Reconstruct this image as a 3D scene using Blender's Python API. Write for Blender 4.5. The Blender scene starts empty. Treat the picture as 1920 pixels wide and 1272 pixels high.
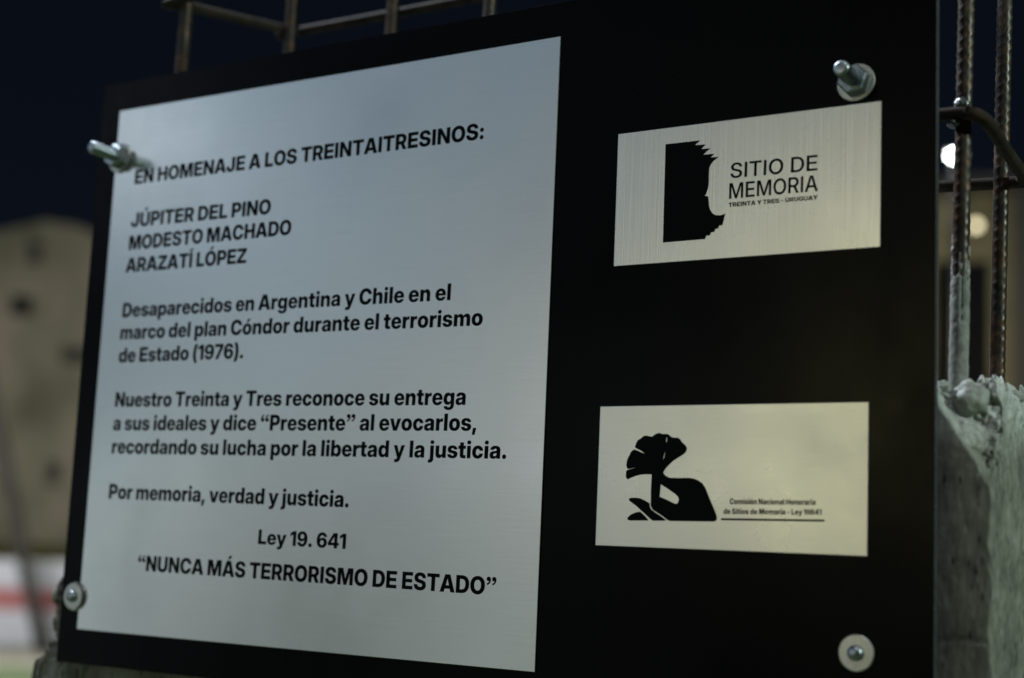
import bpy, bmesh, math, random
from mathutils import Vector, Matrix, noise
from mathutils.geometry import delaunay_2d_cdt
S = bpy.context.scene
col = S.collection
random.seed(7)

# ------------------------------------------------------------------ camera
# world: X right along the sign, Y into the sign, Z up; the sign's face is Y = 0
CAM = Vector((1.05418958, -0.94669617, 1.3000))
RIGHT = Vector((0.84441836, 0.53389666, 0.04372638))
DOWN = Vector((-0.03851314, 0.14192296, -0.98912821))
FWD = Vector((-0.53429802, 0.83355397, 0.14040439))
cd = bpy.data.cameras.new('camera')
cam = bpy.data.objects.new('camera', cd)
m = Matrix((RIGHT, -DOWN, -FWD)).transposed().to_4x4()
m.translation = CAM
cam.matrix_world = m
col.objects.link(cam)
S.camera = cam
cd.sensor_width = 24.0
cd.lens = 24.0 * 2809.28 / 1920
cd.clip_start = 0.05
cd.clip_end = 500
cd.dof.use_dof = True
cd.dof.focus_distance = 1.11
cd.dof.aperture_fstop = 2.1
cd.dof.aperture_blades = 0

# ------------------------------------------------------------------ night sky with the glow of the lit town behind the camera
W = bpy.data.worlds.new('World')
S.world = W
W.use_nodes = True
wn, wl = W.node_tree.nodes, W.node_tree.links
wn.clear()
wo = wn.new('ShaderNodeOutputWorld')
bg = wn.new('ShaderNodeBackground')
wl.new(bg.outputs[0], wo.inputs[0])
bg.inputs[1].default_value = 1.0
tc = wn.new('ShaderNodeTexCoord')
def w_lobe(d, colour, sharp):
    d = Vector(d).normalized()
    dot = wn.new('ShaderNodeVectorMath'); dot.operation = 'DOT_PRODUCT'
    wl.new(tc.outputs['Generated'], dot.inputs[0]); dot.inputs[1].default_value = d
    s = wn.new('ShaderNodeMath'); s.operation = 'SUBTRACT'; wl.new(dot.outputs['Value'], s.inputs[0]); s.inputs[1].default_value = 1.0
    k = wn.new('ShaderNodeMath'); k.operation = 'MULTIPLY'; wl.new(s.outputs[0], k.inputs[0]); k.inputs[1].default_value = sharp
    e = wn.new('ShaderNodeMath'); e.operation = 'EXPONENT'; wl.new(k.outputs[0], e.inputs[0])
    c = wn.new('ShaderNodeVectorMath'); c.operation = 'SCALE'; c.inputs[0].default_value = colour; wl.new(e.outputs[0], c.inputs['Scale'])
    return c.outputs[0]
def w_add(a, b):
    v = wn.new('ShaderNodeVectorMath'); v.operation = 'ADD'; wl.new(a, v.inputs[0]); wl.new(b, v.inputs[1]); return v.outputs[0]
LOBES = [((-0.78, -0.62, 0.34), (0.265, 0.39, 0.535), 18),
         ((-0.74, -0.67, -0.08), (0.225, 0.255, 0.235), 14),
         ((-0.54, -0.84, -0.06), (0.14, 0.16, 0.15), 40),
         ((-0.27, -0.94, 0.145), (0.80, 0.81, 0.76), 70),
         ((-0.68, -0.73, 0.00), (0.19, 0.18, 0.13), 300),
         ((-0.505, -0.86, 0.08), (0.28, 0.28, 0.29), 260),
         ((-0.735, -0.635, 0.265), (0.60, 0.55, 0.48), 900),
         ((-0.295, -0.945, 0.105), (4.7, 4.15, 1.0), 700)]
acc = w_lobe(*LOBES[0])
for l in LOBES[1:]:
    acc = w_add(acc, w_lobe(*l))
nz = wn.new('ShaderNodeTexNoise'); nz.inputs['Scale'].default_value = 7.0; nz.inputs['Detail'].default_value = 2.0
wl.new(tc.outputs['Generated'], nz.inputs['Vector'])
mr = wn.new('ShaderNodeMapRange'); wl.new(nz.outputs[0], mr.inputs[0])
mr.inputs[1].default_value = 0.35; mr.inputs[2].default_value = 0.65; mr.inputs[3].default_value = 0.42; mr.inputs[4].default_value = 1.55
sc = wn.new('ShaderNodeVectorMath'); sc.operation = 'SCALE'; wl.new(acc, sc.inputs[0]); wl.new(mr.outputs[0], sc.inputs['Scale'])
# the dark sky itself: near black overhead, navy towards the roofs
sep = wn.new('ShaderNodeSeparateXYZ'); wl.new(tc.outputs['Generated'], sep.inputs[0])
rp = wn.new('ShaderNodeValToRGB'); wl.new(sep.outputs[2], rp.inputs[0])
rp.color_ramp.elements[0].position = 0.0; rp.color_ramp.elements[0].color = (0.0042, 0.0066, 0.0112, 1)
rp.color_ramp.elements[1].position = 0.55; rp.color_ramp.elements[1].color = (0.0016, 0.0026, 0.0052, 1)
wl.new(w_add(sc.outputs[0], rp.outputs[0]), bg.inputs[0])

S.view_settings.view_transform = 'Standard'
S.view_settings.look = 'None'
S.view_settings.exposure = 0
S.view_settings.gamma = 1
S.view_settings.use_curve_mapping = False
S.render.engine = 'CYCLES'
S.cycles.use_denoising = True
S.cycles.max_bounces = 6
S.cycles.sample_clamp_indirect = 4.0

def lamp(name, kind, loc, target, power, colour, size=0.3):
    d = bpy.data.lights.new(name, kind)
    d.energy = power; d.color = colour
    if kind == 'AREA':
        d.shape = 'DISK'; d.size = size
    else:
        d.shadow_soft_size = size
    o = bpy.data.objects.new(name, d)
    o.location = loc
    o.rotation_euler = (Vector(target) - Vector(loc)).to_track_quat('-Z', 'Y').to_euler()
    col.objects.link(o)
    return o
lamp('cool_street_light', 'AREA', (-1.9, 0.55, 4.6), (0.5, 0.1, 1.4), 300, (0.80, 0.90, 1.0), 0.35)
lamp('green_white_street_light', 'AREA', (5.8, 0.0, 3.6), (0.7, 0.1, 1.35), 165, (0.80, 1.0, 0.88), 0.5)
lamp('front_fill_light', 'AREA', (1.6, -2.8, 5.4), (0.6, 0.0, 1.5), 38, (0.90, 0.96, 1.0), 0.4)  # added fill lamp, evens the light on the pier's front face

# ------------------------------------------------------------------ helpers
def at(u, v, depth):
    """the point seen at pixel u, v of the 1920 wide photograph, depth metres in front of the lens"""
    return CAM + depth * (FWD + RIGHT * ((u - 960) / 2809.28) + DOWN * ((v - 636) / 2809.28))
def tag(o, label=None, cat=None, group=None, kind=None):
    for k, v in (('label', label), ('category', cat), ('group', group), ('kind', kind)):
        if v: o[k] = v
    return o
def empty(name, loc, label, cat, group=None, rot=(0, 0, 0)):
    o = bpy.data.objects.new(name, None)
    o.location = loc; o.rotation_euler = rot; o.empty_display_size = 0.05
    col.objects.link(o)
    return tag(o, label, cat, group)
def link(name, me, mat=None, parent=None, smooth=False):
    o = bpy.data.objects.new(name, me)
    col.objects.link(o)
    if mat: me.materials.append(mat)
    if parent: o.parent = parent
    if smooth:
        for p in me.polygons: p.use_smooth = True
    return o
def mesh(name, V, F, mat=None, parent=None, smooth=False):
    me = bpy.data.meshes.new(name)
    me.from_pydata([tuple(v) for v in V], [], F)
    me.validate(); me.update()
    return link(name, me, mat, parent, smooth)
def from_bm(name, bm, mat=None, parent=None, smooth=False):
    bmesh.ops.recalc_face_normals(bm, faces=bm.faces)
    me = bpy.data.meshes.new(name)
    bm.to_mesh(me); bm.free()
    return link(name, me, mat, parent, smooth)
def box(bm, x0, x1, y0, y1, z0, z1):
    v = [bm.verts.new(p) for p in ((x0,y0,z0),(x1,y0,z0),(x1,y1,z0),(x0,y1,z0),(x0,y0,z1),(x1,y0,z1),(x1,y1,z1),(x0,y1,z1))]
    for f in ((0,1,2,3),(4,5,6,7),(0,1,5,4),(1,2,6,5),(2,3,7,6),(3,0,4,7)):
        bm.faces.new([v[i] for i in f])
def box_obj(name, b, mat, parent=None, bevel=0):
    bm = bmesh.new(); box(bm, *b)
    if bevel:
        bmesh.ops.bevel(bm, geom=list(bm.edges), offset=bevel, segments=2, affect='EDGES', profile=0.6)
    return from_bm(name, bm, mat, parent)
def sweep(pts, radius, seg=14, caps=True):
    """tube along points; radius is a number or f(i, angle)"""
    V, F = [], []
    n = len(pts); up = None
    for i, p in enumerate(pts):
        t = (pts[min(i+1, n-1)] - pts[max(i-1, 0)]).normalized()
        if up is None: up = t.orthogonal().normalized()
        up = (up - t * up.dot(t)).normalized(); sd = t.cross(up)
        for k in range(seg):
            a = 2*math.pi*k/seg
            r = radius(i, a) if callable(radius) else radius
            V.append(p + (up*math.cos(a) + sd*math.sin(a))*r)
    for i in range(n-1):
        for k in range(seg):
            k2 = (k+1) % seg
            F.append((i*seg+k, i*seg+k2, (i+1)*seg+k2, (i+1)*seg+k))
    if caps:
        F.append(tuple(range(seg))[::-1]); F.append(tuple((n-1)*seg+k for k in range(seg)))
    return V, F
def lathe(profile, seg=40):
    """profile of (radius, height) along -Y (out of the sign)"""
    V, F = [], []
    for r, h in profile:
        for k in range(seg):
            a = 2*math.pi*k/seg
            V.append((r*math.cos(a), -h, r*math.sin(a)))
    n = len(profile)
    for i in range(n-1):
        for k in range(seg):
            k2 = (k+1) % seg
            F.append((i*seg+k, i*seg+k2, (i+1)*seg+k2, (i+1)*seg+k))
    F.append(tuple(range(seg))[::-1]); F.append(tuple((n-1)*seg+k for k in range(seg)))
    return V, F

# ------------------------------------------------------------------ materials
def mat(name, colour, rough=0.6, metal=0.0, spec=0.5):
    M = bpy.data.materials.new(name); M.use_nodes = True
    b = M.node_tree.nodes['Principled BSDF']
    b.inputs['Base Color'].default_value = (*colour, 1)
    b.inputs['Roughness'].default_value = rough
    b.inputs['Metallic'].default_value = metal
    b.inputs['Specular IOR Level'].default_value = spec
    return M
def nodes(M): return M.node_tree.nodes, M.node_tree.links, M.node_tree.nodes['Principled BSDF']
def tex(M, scale, detail=4, stretch=(1, 1, 1), rough=0.55):
    n, l, b = nodes(M)
    c = n.new('ShaderNodeTexCoord'); mp = n.new('ShaderNodeMapping'); mp.inputs['Scale'].default_value = stretch
    l.new(c.outputs['Object'], mp.inputs[0])
    t = n.new('ShaderNodeTexNoise'); t.inputs['Scale'].default_value = scale; t.inputs['Detail'].default_value = detail; t.inputs['Roughness'].default_value = rough
    l.new(mp.outputs[0], t.inputs['Vector'])
    return t.outputs[0]
def ramp(M, src, stops, socket='Base Color'):
    n, l, b = nodes(M)
    r = n.new('ShaderNodeValToRGB'); l.new(src, r.inputs[0])
    e = r.color_ramp.elements
    while len(e) < len(stops): e.new(0.5)
    for k, (p, c) in enumerate(stops):
        e[k].position = p; e[k].color = (*c, 1) if not isinstance(c, (int, float)) else (c, c, c, 1)
    if socket: l.new(r.outputs[0], b.inputs[socket])
    return r.outputs[0]
def bump(M, src, strength, dist, prev=None):
    n, l, b = nodes(M)
    q = n.new('ShaderNodeBump'); q.inputs['Strength'].default_value = strength; q.inputs['Distance'].default_value = dist
    l.new(src, q.inputs['Height'])
    if prev: l.new(prev, q.inputs['Normal'])
    l.new(q.outputs[0], b.inputs['Normal'])
    return q.outputs[0]

def brushed(name, stretch, rough, grain=0.03, relief=0.06):
    M = mat(name, (0.60, 0.60, 0.585), rough, 1.0)
    t = tex(M, 1.0, 3, stretch)
    ramp(M, t, [(0.30, (0.60-grain, 0.60-grain, 0.585-grain)), (0.70, (0.60+grain, 0.60+grain, 0.585+grain))])
    sm = tex(M, 9.0, 3)                                   # faint handling smears
    ramp(M, sm, [(0.2, rough - 0.06), (0.8, rough + 0.07)], 'Roughness')
    bump(M, t, relief, 0.0004)
    return M
STEEL_WIDE = brushed('brushed_steel_wide', (16, 1, 2600), 0.20, 0.020, 0.05)
STEEL_TALL = brushed('brushed_steel_tall', (1100, 1, 9), 0.27, 0.055, 0.12)
STEEL_FINE = brushed('brushed_steel_fine', (30, 1, 4200), 0.30)
INK = mat('black_ink', (0.004, 0.005, 0.006), 0.5, 0, 0.04)
BLACK = mat('black_lacquer', (0.0016, 0.0014, 0.0020), 0.17, 0, 0.055)
d_ = tex(BLACK, 700, 2); ramp(BLACK, d_, [(0.69, (0.0016, 0.0014, 0.0020)), (0.76, (0.03, 0.03, 0.032))])
r_ = tex(BLACK, 9, 5, (1, 1, 0.6)); ramp(BLACK, r_, [(0.32, 0.11), (0.68, 0.28)], 'Roughness')
BLACK_EDGE = mat('worn_board_edge', (0.05, 0.055, 0.06), 0.45, 0, 0.5)
e_ = tex(BLACK_EDGE, 420, 3); ramp(BLACK_EDGE, e_, [(0.45, (0.03, 0.034, 0.04)), (0.66, (0.09, 0.095, 0.10))]); bump(BLACK_EDGE, e_, 0.5, 0.001)
ZINC = mat('zinc_plated_steel', (0.42, 0.46, 0.49), 0.3, 1.0)
z_ = tex(ZINC, 260, 3); ramp(ZINC, z_, [(0.3, (0.30, 0.345, 0.375)), (0.7, (0.46, 0.495, 0.515))]); z2 = tex(ZINC, 120, 3); ramp(ZINC, z2, [(0.3, 0.28), (0.7, 0.42)], 'Roughness')
WASHER = mat('dull_zinc_washer', (0.60, 0.59, 0.55), 0.42, 1.0)
z_ = tex(WASHER, 400, 3); ramp(WASHER, z_, [(0.3, (0.53, 0.53, 0.5)), (0.7, (0.66, 0.65, 0.61))]); bump(WASHER, z_, 0.08, 0.0005)
RUST = mat('rusty_steel', (0.1, 0.06, 0.04), 0.55, 0.35)
k_ = tex(RUST, 130, 5); ramp(RUST, k_, [(0.32, (0.022, 0.018, 0.016)), (0.55, (0.052, 0.035, 0.023)), (0.72, (0.13, 0.065, 0.028))])
k2 = tex(RUST, 60, 3); ramp(RUST, k2, [(0.35, 0.36), (0.7, 0.62)], 'Roughness'); bump(RUST, k_, 0.35, 0.0006)
STIRRUP = mat('dull_wire_rod', (0.09, 0.075, 0.055), 0.8, 0.0, 0.08)
k_ = tex(STIRRUP, 90, 4); ramp(STIRRUP, k_, [(0.35, (0.020, 0.017, 0.014)), (0.7, (0.05, 0.037, 0.027))]); bump(STIRRUP, k_, 0.2, 0.0005)
CEMENT_COAT = mat('cement_slurry', (0.32, 0.34, 0.30), 0.8)
k_ = tex(CEMENT_COAT, 160, 5); ramp(CEMENT_COAT, k_, [(0.3, (0.15, 0.155, 0.14)), (0.7, (0.30, 0.305, 0.28))]); bump(CEMENT_COAT, k_, 0.7, 0.0012)

CONCRETE = mat('weathered_concrete', (0.3, 0.3, 0.27), 0.85, 0, 0.35)
n, l, b = nodes(CONCRETE)
c1 = tex(CONCRETE, 22, 6)
c2 = tex(CONCRETE, 1.0, 5, (240, 240, 55))
mixv = n.new('ShaderNodeMath'); mixv.operation = 'MULTIPLY_ADD'; l.new(c2, mixv.inputs[0]); mixv.inputs[1].default_value = 0.5
hf = n.new('ShaderNodeMath'); hf.operation = 'MULTIPLY'; l.new(c1, hf.inputs[0]); hf.inputs[1].default_value = 0.5; l.new(hf.outputs[0], mixv.inputs[2])
ramp(CONCRETE, mixv.outputs[0], [(0.33, (0.08, 0.083, 0.066)), (0.50, (0.19, 0.195, 0.16)), (0.66, (0.31, 0.32, 0.28))])
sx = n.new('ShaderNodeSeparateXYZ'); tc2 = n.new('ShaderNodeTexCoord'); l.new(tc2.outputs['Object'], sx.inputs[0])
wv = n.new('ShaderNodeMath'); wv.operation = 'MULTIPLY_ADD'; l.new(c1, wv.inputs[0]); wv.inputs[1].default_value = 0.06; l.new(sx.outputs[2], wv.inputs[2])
lit_top = n.new('ShaderNodeMapRange'); l.new(wv.outputs[0], lit_top.inputs[0]); lit_top.inputs[1].default_value = 1.41; lit_top.inputs[2].default_value = 1.445  # paler with height: lamp light on the freshly broken top, put into the colour
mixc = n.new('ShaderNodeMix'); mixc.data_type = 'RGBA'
l.new(lit_top.outputs[0], mixc.inputs['Factor'])
old0 = b.inputs['Base Color'].links[0].from_socket
pv_ = n.new('ShaderNodeTexVoronoi'); pv_.inputs['Scale'].default_value = 1.0
pc = n.new('ShaderNodeTexCoord'); pm = n.new('ShaderNodeMapping'); pm.inputs['Scale'].default_value = (170, 170, 62); l.new(pc.outputs['Object'], pm.inputs[0]); l.new(pm.outputs[0], pv_.inputs['Vector'])
pit = n.new('ShaderNodeMapRange'); l.new(pv_.outputs[0], pit.inputs[0]); pit.inputs[1].default_value = 0.10; pit.inputs[2].default_value = 0.24; pit.inputs[3].default_value = 0.28; pit.inputs[4].default_value = 1.0
pmix = n.new('ShaderNodeMix'); pmix.data_type = 'RGBA'; pmix.blend_type = 'MULTIPLY'; pmix.inputs['Factor'].default_value = 1.0
l.new(old0, pmix.inputs['A']); l.new(pit.outputs[0], pmix.inputs['B']); old = pmix.outputs['Result']
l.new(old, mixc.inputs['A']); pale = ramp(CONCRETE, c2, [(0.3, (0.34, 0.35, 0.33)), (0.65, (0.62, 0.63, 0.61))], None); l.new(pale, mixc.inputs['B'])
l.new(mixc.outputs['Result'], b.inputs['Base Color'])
gl = tex(CONCRETE, 330, 2); gr = ramp(CONCRETE, gl, [(0.58, 0.85), (0.66, 0.18)], None)
rm = n.new('ShaderNodeMix'); l.new(lit_top.outputs[0], rm.inputs['Factor']); rm.inputs['A'].default_value = 0.85; l.new(gr, rm.inputs['B']); l.new(rm.outputs['Result'], b.inputs['Roughness'])
vo = n.new('ShaderNodeTexVoronoi'); vo.inputs['Scale'].default_value = 130
vc = n.new('ShaderNodeTexCoord'); vm = n.new('ShaderNodeMapping'); vm.inputs['Scale'].default_value = (1, 1, 0.45); l.new(vc.outputs['Object'], vm.inputs[0]); l.new(vm.outputs[0], vo.inputs['Vector'])
pr = n.new('ShaderNodeMapRange'); l.new(vo.outputs[0], pr.inputs[0]); pr.inputs[1].default_value = 0.05; pr.inputs[2].default_value = 0.28
b1 = bump(CONCRETE, pr.outputs[0], 0.35, 0.0022)
b2 = bump(CONCRETE, c2, 0.5, 0.0014, b1)
STONE = mat('river_pebble', (0.3, 0.31, 0.28), 0.6)
k_ = tex(STONE, 45, 4); ramp(STONE, k_, [(0.3, (0.20, 0.21, 0.18)), (0.7, (0.36, 0.37, 0.34))]); k3 = tex(STONE, 420, 5); bump(STONE, k3, 0.55, 0.0012)

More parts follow.
